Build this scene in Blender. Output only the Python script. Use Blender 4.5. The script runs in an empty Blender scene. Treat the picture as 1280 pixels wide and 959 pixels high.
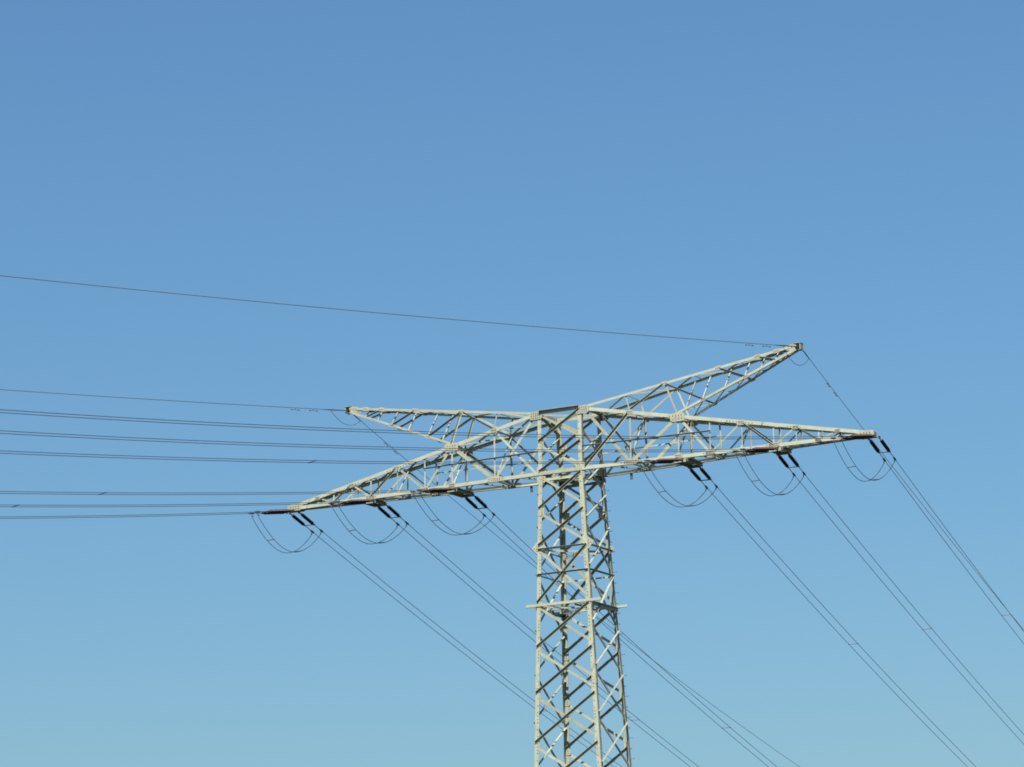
import bpy, math, random
from mathutils import Vector as V, Matrix
R = math.radians
random.seed(4)
scn = bpy.context.scene
col = scn.collection

# ------------------------------------------------------------------ camera, sky, sun, exposure
Z0 = 30.87                       # height of the crossarm's bottom chord above the meadow
yaw, pitch, roll = .45795, .21204, -.03781
F_ = V((-math.sin(yaw)*math.cos(pitch), math.cos(yaw)*math.cos(pitch), math.sin(pitch)))
R_ = V((math.cos(yaw), math.sin(yaw), 0)); U_ = R_.cross(F_)
R2 = math.cos(roll)*R_ + math.sin(roll)*U_; U2 = -math.sin(roll)*R_ + math.cos(roll)*U_
cd = bpy.data.cameras.new('camera'); cam = bpy.data.objects.new('camera', cd); col.objects.link(cam)
m = Matrix((R2, U2, -F_)).transposed().to_4x4(); m.translation = V((66.495, -140.393, Z0-29.27)); cam.matrix_world = m
cd.sensor_width = 36; cd.lens = 36*4547/1280; cd.clip_end = 20000; cd.clip_start = .5
scn.camera = cam
scn.cycles.filter_width = 1.8
SUN_EL, SUN_AZ = 50, 282         # azimuth counter-clockwise from +x: behind the camera
w = bpy.data.worlds.new('World'); scn.world = w; w.use_nodes = True
nt = w.node_tree; bg = nt.nodes['Background']
sky = nt.nodes.new('ShaderNodeTexSky'); sky.sky_type = 'NISHITA'; sky.sun_disc = False
sky.sun_elevation = R(SUN_EL); sky.sun_rotation = R(168)
sky.altitude = 100; sky.air_density = 1.5; sky.dust_density = 1.0; sky.ozone_density = 10.0
tint = nt.nodes.new('ShaderNodeMix'); tint.data_type = 'RGBA'; tint.blend_type = 'MULTIPLY'; tint.inputs[0].default_value = 1
tint.inputs[7].default_value = (.85, 1.005, 1.05, 1)      # the camera's cool white balance, the same over the whole sky
nt.links.new(sky.outputs[0], tint.inputs[6]); nt.links.new(tint.outputs[2], bg.inputs[0])
bg.inputs[1].default_value = .0625
sd = bpy.data.lights.new('sun', 'SUN'); sd.energy = 5.0; sd.angle = R(.5); sd.color = (1, .94, .83)
so = bpy.data.objects.new('sun', sd); col.objects.link(so)
tosun = V((math.cos(R(SUN_AZ))*math.cos(R(SUN_EL)), math.sin(R(SUN_AZ))*math.cos(R(SUN_EL)), math.sin(R(SUN_EL))))
so.rotation_euler = tosun.to_track_quat('Z', 'Y').to_euler()
scn.view_settings.view_transform = 'Standard'; scn.view_settings.look = 'None'
scn.view_settings.exposure = .7; scn.view_settings.gamma = 1; scn.view_settings.use_curve_mapping = False

# ------------------------------------------------------------------ materials
def mat(name, c1, c2=None, rough=.6, metal=0, scale=3., spec=.5, detail=5, bump=0, stretch=None, vary=0):
    M = bpy.data.materials.new(name); M.use_nodes = True; t = M.node_tree; b = t.nodes['Principled BSDF']
    b.inputs['Roughness'].default_value = rough; b.inputs['Metallic'].default_value = metal
    b.inputs['Specular IOR Level'].default_value = spec
    c2 = c2 or tuple(x*.8 for x in c1)
    tc = t.nodes.new('ShaderNodeTexCoord'); n = t.nodes.new('ShaderNodeTexNoise'); n.inputs['Scale'].default_value = scale
    n.inputs['Detail'].default_value = detail; n.inputs['Roughness'].default_value = .65
    src = tc.outputs['Object']
    if stretch:
        mp = t.nodes.new('ShaderNodeMapping'); mp.inputs['Scale'].default_value = stretch
        t.links.new(src, mp.inputs[0]); src = mp.outputs[0]
    t.links.new(src, n.inputs['Vector'])
    r = t.nodes.new('ShaderNodeValToRGB'); r.color_ramp.elements[0].position = .36; r.color_ramp.elements[1].position = .66
    r.color_ramp.elements[0].color = (*c2, 1); r.color_ramp.elements[1].color = (*c1, 1)
    t.links.new(n.outputs['Fac'], r.inputs[0]); out = r.outputs[0]
    if vary:                     # every bar has weathered a little differently; a few rusty or grimy patches
        oi = t.nodes.new('ShaderNodeObjectInfo'); mr = t.nodes.new('ShaderNodeMapRange')
        mr.inputs['To Min'].default_value = 1-vary; mr.inputs['To Max'].default_value = 1+vary*.6
        t.links.new(oi.outputs['Random'], mr.inputs['Value'])
        hs = t.nodes.new('ShaderNodeHueSaturation'); t.links.new(mr.outputs[0], hs.inputs['Value']); t.links.new(out, hs.inputs['Color'])
        n2 = t.nodes.new('ShaderNodeTexNoise'); n2.inputs['Scale'].default_value = 1.3; n2.inputs['Detail'].default_value = 9; n2.inputs['Roughness'].default_value = .75
        mp2 = t.nodes.new('ShaderNodeMapping'); mp2.inputs['Location'].default_value = (7, 3, 1); t.links.new(tc.outputs['Object'], mp2.inputs[0]); t.links.new(mp2.outputs[0], n2.inputs['Vector'])
        r2 = t.nodes.new('ShaderNodeValToRGB'); r2.color_ramp.elements[0].position = .60; r2.color_ramp.elements[1].position = .74
        r2.color_ramp.elements[0].color = (0, 0, 0, 1); r2.color_ramp.elements[1].color = (.75, .75, .75, 1)
        mx = t.nodes.new('ShaderNodeMix'); mx.data_type = 'RGBA'; mx.inputs[7].default_value = (.16, .12, .075, 1)
        t.links.new(n2.outputs['Fac'], r2.inputs[0]); t.links.new(r2.outputs[0], mx.inputs[0]); t.links.new(hs.outputs[0], mx.inputs[6]); out = mx.outputs[2]
    t.links.new(out, b.inputs['Base Color'])
    if bump:
        bp = t.nodes.new('ShaderNodeBump'); bp.inputs['Strength'].default_value = bump; bp.inputs['Distance'].default_value = .02
        t.links.new(n.outputs['Fac'], bp.inputs['Height']); t.links.new(bp.outputs[0], b.inputs['Normal'])
    return M
PAINT = mat('pale grey-green mast paint', (.355, .367, .272), (.29, .30, .22), .5, 0, 2.2, .4, 6, .15, None, .20)
GUSS = mat('gusset paint', (.355, .36, .265), (.27, .27, .20), .55, 0, 6, .4, 6, .15, None, .15)
BOLT = mat('weathered bolt steel', (.16, .13, .11), (.08, .06, .05), .6, .3, 20)
GALV = mat('dull galvanised steel', (.12, .12, .13), (.08, .08, .09), .5, .5, 9)
WIRE = mat('weathered aluminium strand', (.075, .08, .10), (.05, .055, .07), .65, .3, 5)
PORC = mat('dark brown glazed porcelain', (.024, .008, .011), (.016, .006, .009), .38, 0, 8, .28)
CONC = mat('footing concrete', (.42, .41, .38), (.30, .29, .27), .85, 0, 4, .2, 8, .4)
FIELD = mat('meadow grass', (.04, .04, .025), (.027, .028, .016), .95, 0, .15, .1, 12, .5)

# ------------------------------------------------------------------ mesh building
class MB:
    def __init__(s): s.v = []; s.f = []; s.mi = []
    def add(s, vs, fs, mi=0):
        o = len(s.v); s.v += [tuple(a) for a in vs]; s.f += [tuple(i+o for i in f) for f in fs]; s.mi += [mi]*len(fs)
    def prism(s, poly, axis, mi=0):          # poly: list of V, swept by axis
        n = len(poly); a = [p for p in poly]; b = [p+axis for p in poly]
        s.add(a+b, [tuple(range(n))[::-1], tuple(range(n, 2*n))] + [(i, (i+1) % n, n+(i+1) % n, n+i) for i in range(n)], mi)
    def angle(s, p0, p1, f1, f2, w, t=None, w2=None, mi=0):   # rolled steel angle, corner on the line p0-p1
        t = t or w*.11; w2 = w2 or w
        p0 = V(p0); p1 = V(p1); d = (p1-p0).normalized()
        f1 = V(f1); f1 = (f1-d*f1.dot(d)).normalized(); f2 = V(f2); f2 = f2-d*f2.dot(d); f2 = (f2-f1*f2.dot(f1)).normalized()
        q = [V((0, 0, 0)), f1*w, f1*w+f2*t, f1*t+f2*t, f1*t+f2*w2, f2*w2]
        s.prism([p0+x for x in q], p1-p0, mi)
    def box(s, c, ax, ay, az, mi=0):         # half-axis vectors
        c = V(c); ax = V(ax); ay = V(ay); az = V(az)
        s.prism([c-ax-ay-az, c+ax-ay-az, c+ax+ay-az, c-ax+ay-az], az*2, mi)
    def tube(s, pts, r, n=6, mi=0, cap=True):
        pts = [V(p) for p in pts]; rings = []; o = len(s.v); fs = []
        for i, p in enumerate(pts):
            d = (pts[min(i+1, len(pts)-1)]-pts[max(i-1, 0)]).normalized()
            a = d.cross(V((0, 0, 1)) if abs(d.z) < .95 else V((1, 0, 0))).normalized(); b = d.cross(a)
            rr = r[i] if isinstance(r, (list, tuple)) else r
            rings += [p+(a*math.cos(2*math.pi*k/n)+b*math.sin(2*math.pi*k/n))*rr for k in range(n)]
        for i in range(len(pts)-1):
            for k in range(n): fs.append((i*n+k, i*n+(k+1) % n, (i+1)*n+(k+1) % n, (i+1)*n+k))
        if cap: fs += [tuple(range(n))[::-1], tuple(range((len(pts)-1)*n, len(pts)*n))]
        s.add(rings, fs, mi)
    def bolt(s, c, n, mi=1, r=.018, h=.020):
        c = V(c); n = V(n).normalized(); a = n.orthogonal().normalized(); b = n.cross(a)
        s.prism([c+(a*math.cos(k*math.pi/3)+b*math.sin(k*math.pi/3))*r for k in range(6)], n*h, mi)
    def build(s, name, mats, parent=None, smooth=False, **props):
        me = bpy.data.meshes.new(name); me.from_pydata(s.v, [], s.f); me.update()
        mats = mats if isinstance(mats, (list, tuple)) else [mats]
        for M in mats: me.materials.append(M)
        if any(s.mi): me.polygons.foreach_set('material_index', [min(i, len(mats)-1) for i in s.mi])
        if smooth: me.polygons.foreach_set('use_smooth', [True]*len(me.polygons))
        o = bpy.data.objects.new(name, me); col.objects.link(o); o.parent = parent
        for k, x in props.items(): o[k] = x
        return o
def empty(name, loc, **props):
    o = bpy.data.objects.new(name, None); col.objects.link(o); o.location = loc; o.empty_display_size = .5
    for k, x in props.items(): o[k] = x
    return o
class Frame:                     # builds parts in world coordinates, stores them relative to their thing's origin
    def __init__(s, root): s.root = root; s.off = V(root.location)
    def put(s, mb, name, mats, parent=None, smooth=False, **props):
        mb.v = [tuple(V(a)-s.off) for a in mb.v]
        return mb.build(name, mats, parent or s.root, smooth, **props)

# ------------------------------------------------------------------ ground
g = MB(); S = 8000
N = 40
vs = []; fs = []
for j in range(N+1):
    for i in range(N+1):
        x = (i/N*2-1); y = (j/N*2-1); x = math.copysign(abs(x)**1.8, x)*S; y = math.copysign(abs(y)**1.8, y)*S
        vs.append((x, y, 0))
for j in range(N):
    for i in range(N): fs.append((j*(N+1)+i, j*(N+1)+i+1, (j+1)*(N+1)+i+1, (j+1)*(N+1)+i))
g.add(vs, fs); g.build('ground', FIELD, None, kind='structure')

# ------------------------------------------------------------------ pylon geometry (z measured from the crossarm's bottom)
L = 14.0
W, WY, WT, WTY, HT, ZT = 1.05, 1.09, 1.06, .97, 2.75, .20
TW, TWY = .0407, .0362
X1, X2, X3, X4, X5, V3_, V4_, V5_ = 3.27, 5.45, 8.30, 10.70, 12.52, 6.87, 9.70, 11.68
XH, ZH = 10.93, 4.226
ZB0, ZBT = -.06, .0
def bx(z): return W-TW*z if z < 0 else W+(WT-W)*z/HT
def by(z): return WY-TWY*z if z < 0 else WY+(WTY-WY)*z/HT
def hw(x, top):
    a = abs(x); b0 = WT if top else W; b = WTY if top else WY
    return b+(.13-b)*(a-b0)/(L-b0)
def tz(x): return HT+(ZT-HT)*(abs(x)-WT)/(L-WT)
def bz(x): return ZB0+(ZBT-ZB0)*max(0, abs(x)-W)/(L-W)
def P(x, y, z): return V((x, y, z+Z0))
def TOP(x, sy): return P(x, sy*hw(x, 1), tz(x))
def BOT(x, sy): return P(x, sy*hw(x, 0), bz(x))

pylon = empty('lattice_pylon', (0, 0, 0), label='pale grey-green steel lattice pylon with one wide crossarm and two raised horns', category='pylon')
FR = Frame(pylon)

def bar(parent, p0, p1, n, style, w=.10, name='brace', cut=.06, upd=None, lay=0):
    """one diagonal or strut: style 'out' lies outside the face with its outstanding leg on top, 'in' lies inside it"""
    p0 = V(p0); p1 = V(p1); n = V(n).normalized(); d = (p1-p0).normalized(); p0 = p0+d*cut; p1 = p1-d*cut
    n = (n-d*n.dot(d)).normalized(); u = n.cross(d).normalized()
    ref = V(upd) if upd else V((0, 0, 1))
    if u.dot(ref) < 0: u = -u
    o = .006+lay*.012 if style == 'out' else -.026-lay*.012
    mb = MB()
    c = u*(w/2)+n*o
    mb.angle(p0+c, p1+c, -u, n if style == 'out' else -n, w, max(.008, w*.09))
    nm = V(n)*(1 if style == 'out' else -1)
    for e, s in ((p0, 1), (p1, -1)):
        for k in (.06, .14):
            q = e+d*s*k+n*o
            mb.bolt(q+n*(w*.09 if style == 'out' else -w*.09)*1.0, nm, 1, .016, .016)
    return FR.put(mb, name, [PAINT, BOLT], parent)
def plate(parent, c, n, u, hw_, hh, off=.014, bolts=(2, 3), shape=0, t=.012, name='gusset_plate', m=None):
    """bolted joint plate, u is its long axis"""
    n = V(n).normalized(); u = V(u); u = (u-n*u.dot(n)).normalized(); v = n.cross(u); c = V(c)+n*off
    mb = MB()
    if shape == 0: pl = [(-1, -.7), (-.7, -1), (.7, -1), (1, -.7), (1, .7), (.7, 1), (-.7, 1), (-1, .7)]
    elif shape == 1: pl = [(-1, 0), (0, -1), (1, 0), (0, 1)]
    else: pl = [(-1, 1), (-.45, -1), (.45, -1), (1, 1)]
    mb.prism([c+u*(a*hw_)+v*(b*hh) for a, b in pl], n*t)
    for i in range(bolts[0]):
        for j in range(bolts[1]):
            a = (i+.5)/bolts[0]*2-1; b = (j+.5)/bolts[1]*2-1
            if shape and abs(a)+abs(b) > .9: continue
            mb.bolt(c+u*(a*hw_*.8)+v*(b*hh*.8)+n*t, n)
            mb.bolt(c+u*(a*hw_*.8)+v*(b*hh*.8), -n)
    return FR.put(mb, name, [m or GUSS, BOLT], parent)

# ---- mast
FZ = [HT, 1.35, 0, -1.62, -3.25, -5.74, -7.65, -9.63, -11.75, -13.95, -19.0, -24.6, -Z0+.35]
SZ = [1.95, .62, -.80, -2.22, -4.32, -6.75, -8.66, -10.70, -12.85, -16.4, -21.8, -Z0+.35]
def C(sx, sy, z): return P(sx*bx(z), sy*by(z), z)
mast = empty('mast', (0, 0, 0)); mast.parent = pylon
def one(*a, name='frame_bar', m=None, **k):
    mb = MB(); mb.angle(*a, **k); return FR.put(mb, name, m or PAINT, mast)
def ring(z, w, out=.024, ext=0):
    for sy in (-1, 1):
        y = sy*(by(z)+out); x = bx(z)+ext
        one(P(-x, y, z), P(x, y, z), (0, 0, -1), (0, -sy, 0), w)
    for sx in (-1, 1):
        x = sx*(bx(z)-.03)
        one(P(x, -by(z)+.05, z-.03), P(x, by(z)-.05, z-.03), (0, 0, -1), (-sx, 0, 0), w*.9)
for sy in (-1, 1):             # the chords run through between the legs
    one(P(-W-.01, sy*(WY+.024), ZB0), P(W+.01, sy*(WY+.024), ZB0), (0, 0, 1), (0, -sy, 0), .152, name='through_chord')
ring(-.22, .11, -.03)
for z in (-.03, -5.86):
    for sx in (-1, 1):
        for sy in (-1, 1):         # flat corner plates where the plan bracing meets the legs
            mb = MB(); q = .58 if z > -1 else .42; a, b = sx*(bx(z)-.02), sy*(by(z)-.02)
            mb.prism([P(a, b, z), P(a-sx*q, b, z), P(a-sx*q, b-sy*q*.35, z), P(a-sx*q*.35, b-sy*q, z), P(a, b-sy*q, z)], V((0, 0, -.012)))
            FR.put(mb, 'corner_plate', GUSS, mast)
one(P(-W, -.06, -.2), P(W, -.06, -.2), (0, 1, 0), (0, 0, 1), .16, name='plan_brace')
one(P(-.06, -WY, -.215), P(-.06, WY, -.215), (1, 0, 0), (0, 0, -1), .16, name='plan_brace')
for z in (0, HT-.02, -5.72, -3.25):      # plan bracing
    a, b = bx(z)-.05, by(z)-.05
    one(P(-a, -b, z-.05), P(a, b, z-.05), (0, 0, -1), (-1, 1, 0), .09, name='plan_brace')
    one(P(-a, b, z-.17), P(a, -b, z-.17), (0, 0, -1), (1, 1, 0), .09, name='plan_brace')
for sx in (-1, 1):
    for sy in (-1, 1):
        mb = MB(); pts = [C(sx, sy, HT+.05), C(sx, sy, 0), C(sx, sy, -Z0+.3)]
        mb.angle(pts[0], pts[1], (-sx, 0, 0), (0, -sy, 0), .18, .02)
        mb.angle(pts[1], pts[2], (-sx, 0, 0), (0, -sy, 0), .19, .022)
        z = 2.4; k = 0
        while z > -18:         # rows of bolts
            b = .14 if k % 6 > 2 else .30
            mb.bolt(C(sx, sy, z)+V((-sx*.13, sy*.0, 0)), (0, sy, 0)); mb.bolt(C(sx, sy, z)+V((0, -sy*.12, 0)), (sx, 0, 0))
            z -= b; k += 1
        for zz in (-1.4, -8.9): # splice straps on the leg
            for a, nrm in ((V((-sx*.10, sy*.001, 0)), V((0, sy, 0))), (V((sx*.001, -sy*.10, 0)), V((sx, 0, 0)))):
                c = C(sx, sy, zz)+a; ax = V((.085, 0, 0)) if abs(nrm.y) else V((0, .085, 0))
                mb.box(c+nrm*.006, ax, (C(sx, sy, zz-.45)-C(sx, sy, zz)), nrm*.007)
        leg = FR.put(mb, 'leg', [PAINT, BOLT], mast)
        f = MB(); c = C(sx, sy, -Z0); f.tube([c+V((0, 0, -1)), c+V((0, 0, .15)), c+V((0, 0, .34))], [.7, .6, .45], 20); FR.put(f, 'footing', CONC, mast)
faces = [((0, -1, 0), (-1, -1), (1, -1), FZ), ((1, 0, 0), (1, -1), (1, 1), SZ), ((0, 1, 0), (1, 1), (-1, 1), FZ), ((-1, 0, 0), (-1, 1), (-1, -1), SZ)]
for n, a, b, ZS in faces:      # seen from outside a is on the left, b on the right; the bar rising to the right lies outside
    for i in range(len(ZS)-1):
        hi, lo = ZS[i], ZS[i+1]; wd = .102 if hi > -14 else .15
        hw2 = wd*.6
        bar(mast, C(*a, lo+hw2), C(*b, hi-hw2), n, 'out', wd, 'diagonal_brace')
        bar(mast, C(*a, hi-hw2), C(*b, lo+hw2), n, 'in', wd, 'diagonal_brace')
    if n[0]:                   # short V closing the side face under the top and over the first node
        bar(mast, C(*a, SZ[0]+.05), C(*b, HT-.1), n, 'in', .10, 'diagonal_brace', lay=1)
for n, a, b, ZS in faces:
    for z in (-3.32, -4.42):
        bar(mast, C(*a, z), C(*b, z), n, 'out', .07, 'horizontal_brace', .02, lay=2)
    bar(mast, C(*a, HT-.03), C(*b, HT-.03), n, 'out', .165, 'horizontal_brace', .1, lay=1)
    for i, z in enumerate(ZS[:9]):
        for q, sg in ((a, 1), (b, -1)):
            if z in (0, HT): continue
            c = C(*q, z); inw = (C(*(b if q is a else a), z)-c).normalized()
            if z in (-3.25, ): plate(mast, c+inw*.05, n, (0, 0, 1), .35 if n[1] < 0 else .24, .35 if n[1] < 0 else .24, -.04, (5, 5), 1)
            elif n[1] and z in (-1.62, 1.35): plate(mast, c+inw*(.13 if n[1] < 0 else .22), n, (0, 0, 1), .28, .14 if n[1] < 0 else .20, -.036, (4, 2))
            elif n[1]: plate(mast, c+inw*.13, n, (0, 0, 1), .20, .12, -.036, (3, 1))
for sy in (-1, 1):
    for sx in (-1, 1):
        plate(mast, C(sx, sy, HT-.14)+V((sx*.06, 0, 0)), (0, sy, 0), (1, 0, 0), .31, .18, .03, (5, 3))
        plate(mast, C(sx, sy, .16)+V((-sx*.12, 0, 0)), (0, sy, 0), (1, 0, 0), .22, .16, -.04, (3, 2))
        plate(mast, C(sx, sy, -.24)+V((-sx*.12, 0, 0)), (0, sy, 0), (1, 0, 0), .20, .16, -.04, (3, 2))
for k in range(30):            # step bolts up the rear right leg
    z = -.2-.45*k*1.0
    mb = MB(); c = C(1, 1, z); d = V((1, 0, 0)) if k % 2 else V((0, 1, 0))
    mb.tube([c-d*.03+V((-.05, -.05, 0))*0, c+d*.16], .010, 6); mb.bolt(c+d*.15, d, 0, .02, .015)
    FR.put(mb, 'step_bolt', GALV, mast)
# ---- anti-climbing ledge frame
mb = MB(); z = -5.70
for sy in (-1, 1):
    mb.angle(P(-bx(z)-.50, sy*(by(z)+.045), z-.11), P(bx(z)+.50, sy*(by(z)+.045), z-.11), (0, 0, 1), (0, -sy, 0), .115, .012)
for sx in (-1, 1):
    mb.angle(P(sx*(bx(z)+.04), -by(z)-.04, z-.12), P(sx*(bx(z)+.04), by(z)+.04, z-.12), (sx, 0, 0), (0, 0, -1), .12, .012, .16)
    mb.angle(P(sx*.5, -by(z), z-.13), P(sx*.5, by(z), z-.13), (sx, 0, 0), (0, 0, -1), .07)
mb.box(P(0, 0, z-.10), (bx(z), 0, 0), (0, .07, 0), (0, 0, .02))
FR.put(mb, 'ledge_frame', PAINT)

# ---- crossarms
def crossarm(s):
    mb = MB(); tipx = s*L
    for sy in (-1, 1):
        o = V((0, sy*.024, 0))
        mb.angle(BOT(s*W, sy)+o, BOT(tipx, sy)+o, (0, 0, 1), (0, -sy, 0), .152)
        mb.angle(TOP(s*WT, sy)+o, TOP(tipx, sy)+o, (0, 0, -1), (0, -sy, 0), .152)
        for x0, nn in ((X1, 6), (V3_, 4), (X3, 9), (X4, 5), (V4_, 4), (X2, 5)):
            for k in range(nn):
                xx = s*(x0+(k-nn/2)*.14)
                mb.bolt((BOT(xx, sy) if x0 in (X1, V3_, V4_) else TOP(xx, sy))+V((0, sy*.026, .10 if x0 in (X1, V3_, V4_) else -.09)), (0, sy, 0))
    arm = FR.put(mb, 'crossarm', [PAINT, BOLT])
    for sy in (-1, 1):
        n = (0, sy, 0)
        up = lambda x, y=sy: TOP(s*x, y)-V((0, 0, .08)); dn = lambda x, y=sy: BOT(s*x, y)+V((0, 0, .08))
        for x, wd in ((X1, .075), (X2, .08), (V3_, .06), (X3, .05), (V4_, .07), (X4, .06), (V5_, .06), (X5, .07), (13.3, .06)):
            bar(arm, dn(x), up(x), n, 'in', wd, 'post', .0, upd=(-1, 0, 0), lay=1)
        for a, b, wd, st in ((WT+.1, X1, .11, 'in'), (X2, X1, .15, 'in'), (X2, V3_, .10, 'in'), (X3, V3_, .08, 'in'),
                             (X3, V4_, .08, 'out'), (X4, V4_, .07, 'in'), (X4, V5_, .06, 'out'), (X5, V5_, .055, 'in')):
            if sy > 0: st = 'in' if s*(b-a) > 0 else 'out'
            bar(arm, up(a), dn(b), n, st, wd, 'diagonal_brace')
        bar(arm, up(X1), dn(W+.12), n, 'out' if s > 0 else 'in', .11 if s > 0 else .09, 'diagonal_brace', lay=2 if s < 0 else 0)
        for x, a, b in ((X2, .33, .19), (X1, .17, .14), (X3, .19, .11), (X4, .15, .09), (X5, .13, .085)):
            plate(arm, up(x)+V((0, 0, -.03)), n, (1, 0, 0), a, b, .0275, (4, 2))
        for x, a, b in ((X1, .38, .11), (V3_, .24, .095), (V4_, .26, .10), (V5_, .16, .08), (X2, .18, .11)):
            plate(arm, dn(x)+V((0, 0, .02)), n, (1, 0, 0), a, b, .0275, (6, 2))
        # handrail along the walkway
        mb = MB(); zr = 1.03
        q0 = P(s*(W+.0), sy*(WY-.06), zr); q1 = P(s*(V3_+.05), sy*(hw(V3_, 0)-.03), zr)
        mb.angle(q0, q1, (0, sy, 0), (0, 0, -1), .055, .006)
        FR.put(mb, 'handrail', PAINT, arm)
    # bottom and top plane lacing
    xs = [W+.1, 2.1, X1, 4.35, X2, 6.15, V3_, 7.6, X3, 9.0, V4_, X4, V5_, X5, 13.3]
    for i, x in enumerate(xs):
        wd = .07 if x < 9 else .055
        if x in (X1, V3_, X3, V5_, X5): bar(arm, BOT(s*x, -1), BOT(s*x, 1), (0, 0, -1), 'in', wd, 'cross_strut', .02, upd=(1, 0, 0), lay=1)
        if i < len(xs)-1:
            sg = 1 if i % 2 else -1
            bar(arm, BOT(s*x, -sg), BOT(s*xs[i+1], sg), (0, 0, -1), 'in', wd, 'lacing_bar', .03, upd=(1, 0, 0))
            if .9 < x < 13: plate(arm, BOT(s*xs[i+1], sg)+V((0, -sg*.10, 0)), (0, 0, -1), (1, 0, 0), .22, .10, -.03, (3, 1), 2)
    xt = [WT+.1, X1, X2, X3-1.2, X3, X4-1, X4, X5]
    for i, x in enumerate(xt):
        if i: bar(arm, TOP(s*x, -1), TOP(s*x, 1), (0, 0, 1), 'in', .06, 'cross_strut', .02, upd=(1, 0, 0), lay=1)
        if i < len(xt)-1:
            bar(arm, TOP(s*x, -1), TOP(s*xt[i+1], 1), (0, 0, 1), 'in', .06, 'lacing_bar', .03, upd=(1, 0, 0))
            if x < 7: bar(arm, TOP(s*x, 1), TOP(s*xt[i+1], -1), (0, 0, 1), 'in', .06, 'lacing_bar', .03, upd=(1, 0, 0), lay=2)
    for x in (X1, X2, X3):     # cross-section diagonals
        bar(arm, BOT(s*x, -1)+V((0, 0, .08)), TOP(s*x, 1)-V((0, 0, .1)), (s, 0, 0), 'in', .06, 'diagonal_brace', .05)
    # hanger beams under the three attachment points, and the closed tip
    for x in (X2, V4_):
        mb = MB(); h = hw(x, 0)
        for dx in (-.30, .30): mb.angle(P(s*(x+.1)+dx, -h-.02, bz(x)-.025), P(s*(x+.1)+dx, h+.10, bz(x)-.025), (0, 0, -1), (math.copysign(1, -dx), 0, 0), .13, .014)
        mb.box(P(s*(x+.1), 0, bz(x)-.031), (.42, 0, 0), (0, h*.96, 0), (0, 0, .006))
        for sy in (-1, 1):
            mb.box(P(s*(x+.05), sy*(h+.03), bz(x)-.11), (.30, 0, 0), (0, .012, 0), (0, 0, .07))
        FR.put(mb, 'hanger_beam', GUSS, arm)
    mb = MB()
    for sy in (-1, 1):
        mb.prism([P(s*13.45, sy*.195, -.03), P(s*14.12, sy*.175, -.03), P(s*14.12, sy*.175, .22), P(s*13.45, sy*.195, .30)], V((0, sy*.012, 0)))
        for k in range(4):
            for j in (.04, .15): mb.bolt(P(s*(13.55+.13*k), sy*.207, j), (0, sy, 0), 1)
    mb.box(P(s*14.1, 0, .09), (.012, 0, 0), (0, .17, 0), (0, 0, .10)); mb.box(P(s*13.8, 0, -.035), (.34, 0, 0), (0, .22, 0), (0, 0, .008))
    FR.put(mb, 'tip_plate', [GUSS, BOLT], arm)
    mb = MB(); c = P(s*2.42, hw(2.4, 0)-.02, -.20); mb.box(c, (.055, 0, 0), (0, .02, 0), (0, 0, .13)); FR.put(mb, 'hanging_tag', GALV, arm)
    return arm
arms = {s: crossarm(s) for s in (-1, 1)}

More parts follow.
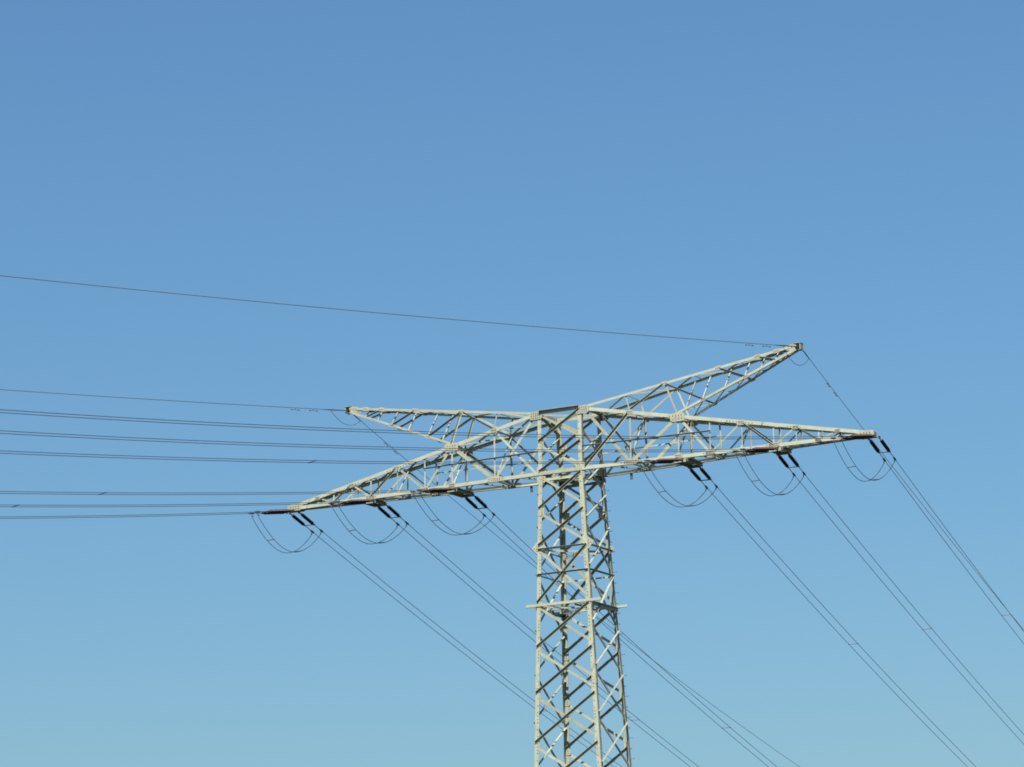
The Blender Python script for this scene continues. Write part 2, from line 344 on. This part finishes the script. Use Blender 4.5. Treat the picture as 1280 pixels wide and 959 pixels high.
# ---- earth wire horns
def horn(s):
    y1 = .10
    def HTp(x, sy): u = (x-WT)/(XH-WT); return P(s*x, sy*(WTY+(y1-WTY)*u), HT+(ZH+.14-HT)*u)
    def HBp(x, sy):
        u = (x-X2)/(XH-X2); y0 = hw(X2, 1); z0 = tz(X2); return P(s*x, sy*(y0+(y1-y0)*u), z0+(ZH-.10-z0)*u)
    mb = MB()
    for sy in (-1, 1):
        o = V((0, sy*.03, 0))
        mb.angle(HTp(WT, sy)+o, HTp(XH-.1, sy)+o, (0, 0, -1), (0, -sy, 0), .105)
        mb.angle(HBp(X2, sy)+o, HBp(XH-.1, sy)+o, (0, 0, 1), (0, -sy, 0), .10)
    h = FR.put(mb, 'earth_wire_horn', [PAINT, BOLT])
    D = V((0, 0, -.05)); T = [X1-.15, 4.9, 7.32, 9.1]; B = [None, 6.65, 8.56, 9.95]
    for sy in (-1, 1):
        n = (0, sy, 0)
        for t, b, wd in ((4.9, 6.65, .08), (7.32, 8.56, .075), (9.1, 9.95, .06)):
            bar(h, HTp(t, sy)+D, HBp(b, sy)-D, n, 'out' if sy < 0 else 'in', wd, 'diagonal_brace')
        bar(h, HTp(4.9, sy)+D, TOP(s*X2, sy), n, 'in' if s*sy < 0 else 'out', .08, 'post', .05, upd=(-1, 0, 0))
        bar(h, HTp(4.9, sy)+D, TOP(s*X1, sy), n, 'out', .08, 'diagonal_brace')
        bar(h, HTp(3.1, sy)+D, TOP(s*X1, sy), n, 'in', .06, 'post', .03, upd=(-1, 0, 0))
        for t in (4.9, 7.32, 9.1, 9.95): plate(h, HTp(t, sy)+D, n, (1, 0, s*.17), .15, .085, .034, (3, 1))
        for b in (6.65, 8.56): plate(h, HBp(b, sy)-D, n, (1, 0, s*.3), .13, .075, .034, (3, 1))
    for x in (5.9, 6.65, 7.67, 8.56, 9.3, 9.95):
        bar(h, HBp(x, -1)-D, HTp(x, 1)+D, (s, 0, 0), 'out' if s < 0 else 'in', .05, 'cross_brace', .03)
    bs = [X2+.15, 6.65, 7.67, 8.56, 9.3, 9.95, 10.4]
    for i in range(len(bs)-1):  # lower plane: crossing lacing; upper plane: zigzag
        bar(h, HBp(bs[i], 1), HBp(bs[i+1], -1), (0, 0, -1), 'in', .055, 'lacing_bar', .02, upd=(1, 0, 0))
        bar(h, HBp(bs[i], -1), HBp(bs[i+1], 1), (0, 0, -1), 'in', .04, 'lacing_bar', .02, upd=(1, 0, 0), lay=2)
    ts = [WT+.15, 3.1, 4.9, 6.2, 7.32, 8.3, 9.1, 9.95]
    for i in range(len(ts)-1):
        sg = 1 if i % 2 else -1
        bar(h, HTp(ts[i], -sg), HTp(ts[i+1], sg), (0, 0, 1), 'in', .05, 'lacing_bar', .02, upd=(1, 0, 0))
        bar(h, HTp(ts[i+1], -1), HTp(ts[i+1], 1), (0, 0, 1), 'in', .045, 'cross_strut', .02, upd=(1, 0, 0), lay=1)
    mb = MB(); x0, x1 = XH-.55, XH+.10
    for sy in (-1, 1):
        xe = x1-.24 if sy < 0 else x1
        mb.prism([P(s*x0, sy*.145, ZH-.10), P(s*xe, sy*.145, ZH-.13), P(s*xe, sy*.145, ZH+.17), P(s*x0, sy*.145, ZH+.09)], V((0, sy*.012, 0)))
        for k in range(3): mb.bolt(P(s*(x0+.12+.13*k), sy*.157, ZH+.02), (0, sy, 0), 1)
    mb.box(P(s*(x1-.01), 0, ZH+.02), (.02, 0, 0), (0, .16, 0), (0, 0, .14)); mb.box(P(s*(x1-.2), 0, ZH-.12), (.2, 0, 0), (0, .14, 0), (0, 0, .006))
    mb.box(P(s*(x1-.15), 0, ZH+.17), (.17, 0, 0), (0, .19, 0), (0, 0, .01))
    FR.put(mb, 'tip_plate', [GUSS, BOLT], h)
    return h
for s in (-1, 1): horn(s)

# ------------------------------------------------------------------ insulators and wires
SIDE = {'R': dict(a=1.69825, s=-.1739, k=.00038, sy=1, T=300, ins=(.30, 1.68), yoke=1.78, cl=(2.45, 2.88)),
        'L': dict(a=4.30165, s=-.1127, k=.00080, sy=-1, T=130, ins=(.12, 1.40), yoke=1.48, cl=(1.86, 2.2))}
BS = .225
def curve(A, side, t, ds=0, dk=0):
    q = SIDE[side]; return V(A)+V((math.cos(q['a'])*t, math.sin(q['a'])*t, (q['s']+ds)*t+(q['k']+dk)*t*t))
def perp(side): a = SIDE[side]['a']; s = 1 if side == 'R' else -1; return V((math.sin(a), -math.cos(a), 0))*s   # towards +x on both sides
def anchor(s, x, side):
    sy = SIDE[side]['sy']
    if x == L: return P(s*13.98, sy*.16, -.04)
    return P(s*x, sy*(hw(x, 0)+.02), bz(x)-.10)
POS = [(-1, L, 'at the tip of the left crossarm'), (-1, V4_, 'under the middle of the left crossarm'), (-1, X2, 'under the left crossarm beside the mast'),
       (1, X2, 'under the right crossarm beside the mast'), (1, V4_, 'under the middle of the right crossarm'), (1, L, 'at the tip of the right crossarm')]
LAB = {'R': 'dark double insulator sloping down to the right ', 'L': 'dark double insulator lying almost level towards the left '}
def lathe(mb, A, B, prof, n=12, mi=0):
    d = B-A; mb.tube([A+d*u for u, r in prof], [r for u, r in prof], n, mi)
def ins_set(s, x, side, where):
    q = SIDE[side]; A = anchor(s, x, side); pr = perp(side)
    root = empty('insulator_set', A, label=LAB[side]+where, category='insulator', group='double insulator sets on the crossarm')
    f = Frame(root); c = lambda t, o: curve(A, side, t)+pr*o
    i0, i1 = q['ins']
    for o in (-BS, BS):
        mb = MB(); mb.tube([c(-.06, o)+V((0, 0, .05)), c(.02, o), c(i0, o)], .02, 6); mb.box(c(.04, o), (.03, 0, 0), (0, .05, 0), (0, 0, .06)); f.put(mb, 'link', GALV)
        mb = MB(); a, b = c(i0+.05, o), c(i1-.05, o); prof = [(0, .035), (.02, .04)]; N = 17
        for k in range(N):
            u0 = .03+.94*k/N; du = .94/N; prof += [(u0, .045), (u0+du*.45, 0.078), (u0+du*.6, 0.078), (u0+du*.75, .045)]
        prof += [(.98, .04), (1, .035)]; lathe(mb, a, b, prof)
        io = f.put(mb, 'insulator', PORC, None, True)
        for (u, v) in ((i0-.03, i0+.08), (i1-.08, i1+.03)):
            mb = MB(); mb.tube([c(u, o), c(v, o)], .05, 10); f.put(mb, 'end_cap', GALV, io)
        mb = MB(); mb.tube([c(i1+.02, o), c(q['yoke'], o), c(q['cl'][0], o)], .017, 6); f.put(mb, 'clamp_rod', GALV)
        mb = MB(); t0, t1 = q['cl']; mb.tube([c(t0, o), c(t0+.05, o), c(t1-.08, o), c(t1, o)], [.025, .042, .042, .018], 8)
        mb.tube([c(t0+.1, o), c(t0+.14, o)+V((0, 0, -.10)), c(t0+.05, o)+V((0, 0, -.17))], .02, 6)
        f.put(mb, 'strain_clamp', GALV)
    mb = MB(); mb.box(c(q['yoke'], 0), pr*(BS+.05), V((math.cos(q['a']), math.sin(q['a']), 0))*.045, (0, 0, .014)); f.put(mb, 'yoke_bar', GALV)
    return root
def ts_list(t0, t1, n, pw=1.6): return [t0+(t1-t0)*(i/n)**pw for i in range(n+1)]
WR_ = .0130
TRIM = {('L', -1, L): -.003, ('L', 1, V4_): .0015}   # small differences in tension
def bundle(s, x, side, where, spacers):
    q = SIDE[side]; A = anchor(s, x, side); pr = perp(side); t0 = q['cl'][1]-.1
    o0 = curve(A, side, t0)
    lab = ('twin power cable falling away rightwards from ' if side == 'R' else 'twin power cable running off leftwards from ')
    lab += 'below '*where.startswith('under')+where.replace('under the ', 'the ').replace('at the ', '').replace('left crossarm', 'left arm').replace('right crossarm', 'right arm').replace(' beside the mast', '')
    root = empty('power_cable', o0, label=lab, category='power cable', group='twin power cables of the line')
    f = Frame(root)
    for o in (-BS, BS):
        mb = MB(); mb.tube([curve(A, side, t, TRIM.get((side, s, x), 0))+pr*o for t in ts_list(t0, q['T'], 90)], WR_, 6); f.put(mb, 'cable_strand', WIRE, None, True)
    for t in spacers:
        mb = MB(); mb.tube([curve(A, side, t)-pr*BS, curve(A, side, t)+pr*BS], .016, 6)
        for o in (-BS, BS): mb.tube([curve(A, side, t-.06)+pr*o, curve(A, side, t+.06)+pr*o], .022, 6)
        f.put(mb, 'spacer', GALV)
SP = {('R', 1): {X2: [27], V4_: [26], L: [25.5]}, ('R', -1): {L: [34], V4_: [37], X2: [40]},
      ('L', 1): {X2: [19.5], V4_: [64], L: [75]}, ('L', -1): {L: [55], V4_: [18.5], X2: [18.3]}}
SAG = {-14: 1.25, -10: 1.22, -5: 1.26, 5: 1.24, 10: 1.27, 14: 1.23}
def jumper(s, x, where):
    A, B = anchor(s, x, 'L'), anchor(s, x, 'R')
    root = empty('jumper_loop', (A+B)/2, label='slack twin jumper cable looping '+where.replace('at the', 'under the').replace('beside the mast', 'near the mast'), category='jumper cable', group='jumper loops under the crossarm')
    f = Frame(root); ends = []
    for o in (-BS, BS):
        a = curve(A, 'L', 2.02)+perp('L')*o+V((0, 0, -.12)); b = curve(B, 'R', 2.6)+perp('R')*o+V((0, 0, -.14))
        pts = []
        for i in range(29):
            u = i/28; sag = SAG[round(x*s)]*(1-abs(2*u-1)**1.9)*(1+.03*o)
            pts.append(a+(b-a)*u+V((0, 0, -sag)))
        ends.append(pts); mb = MB(); mb.tube(pts, .0130, 6); f.put(mb, 'cable_strand', WIRE, None, True)
    for k in (7, 19):
        mb = MB(); mb.tube([ends[0][k], ends[1][k]], .016, 6); f.put(mb, 'spacer', GALV)
for s, x, where in POS:
    for side in ('R', 'L'):
        ins_set(s, x, side, where); bundle(s, x, side, where, SP[(side, s)][x])
    jumper(s, x, where)
# earth wires
for s, hn in ((-1, 'left'), (1, 'right')):
    ends = {}
    for side, ds, dk in (('R', .0155 if s > 0 else .0245, -.00008 if s > 0 else 0), ('L', .0471 if s > 0 else .0508, -.00043)):
        A = P(s*(XH+.02), SIDE[side]['sy']*.12, ZH+.0)
        lab = 'single thin earth wire ' + ('dropping away behind from the tip of the %s horn' if side == 'R' else 'running off to the left from the tip of the %s horn') % hn
        root = empty('earth_wire', A, label=lab, category='earth wire', group='earth wires')
        f = Frame(root); c = lambda t: curve(A, side, t, ds, dk)
        mb = MB(); mb.tube([c(t) for t in ts_list(0, SIDE[side]['T'], 90)], .0115, 6); f.put(mb, 'cable_strand', WIRE, None, True)
        mb = MB(); mb.tube([c(0), c(.15), c(.9), c(1.5)], [.03, .02, .028, .012], 6); f.put(mb, 'strain_clamp', GALV)
        for t in ((1.9, 2.9) if side == 'L' else (4.4, 5.6)):
            mb = MB(); mb.tube([c(t-.22)+V((0, 0, -.09)), c(t-.1)+V((0, 0, -.085)), c(t+.1)+V((0, 0, -.085)), c(t+.22)+V((0, 0, -.09))], [.028, .008, .008, .028], 6)
            mb.tube([c(t), c(t)+V((0, 0, -.09))], .012, 6); f.put(mb, 'vibration_damper', GALV)
        ends[side] = c(.95 if side == 'L' else 1.3)
    a, b = ends['L'], ends['R']
    mb = MB(); mb.tube([a+(b-a)*(i/16)+V((0, 0, -(.42 if s < 0 else .55)*(1-(2*i/16-1)**2))) for i in range(17)], .010, 6)
    o = mb.build('earth_jumper', WIRE, None, True, label='small thin wire loop hanging under the tip of the %s horn' % hn, category='jumper wire', group='earth wire loops')
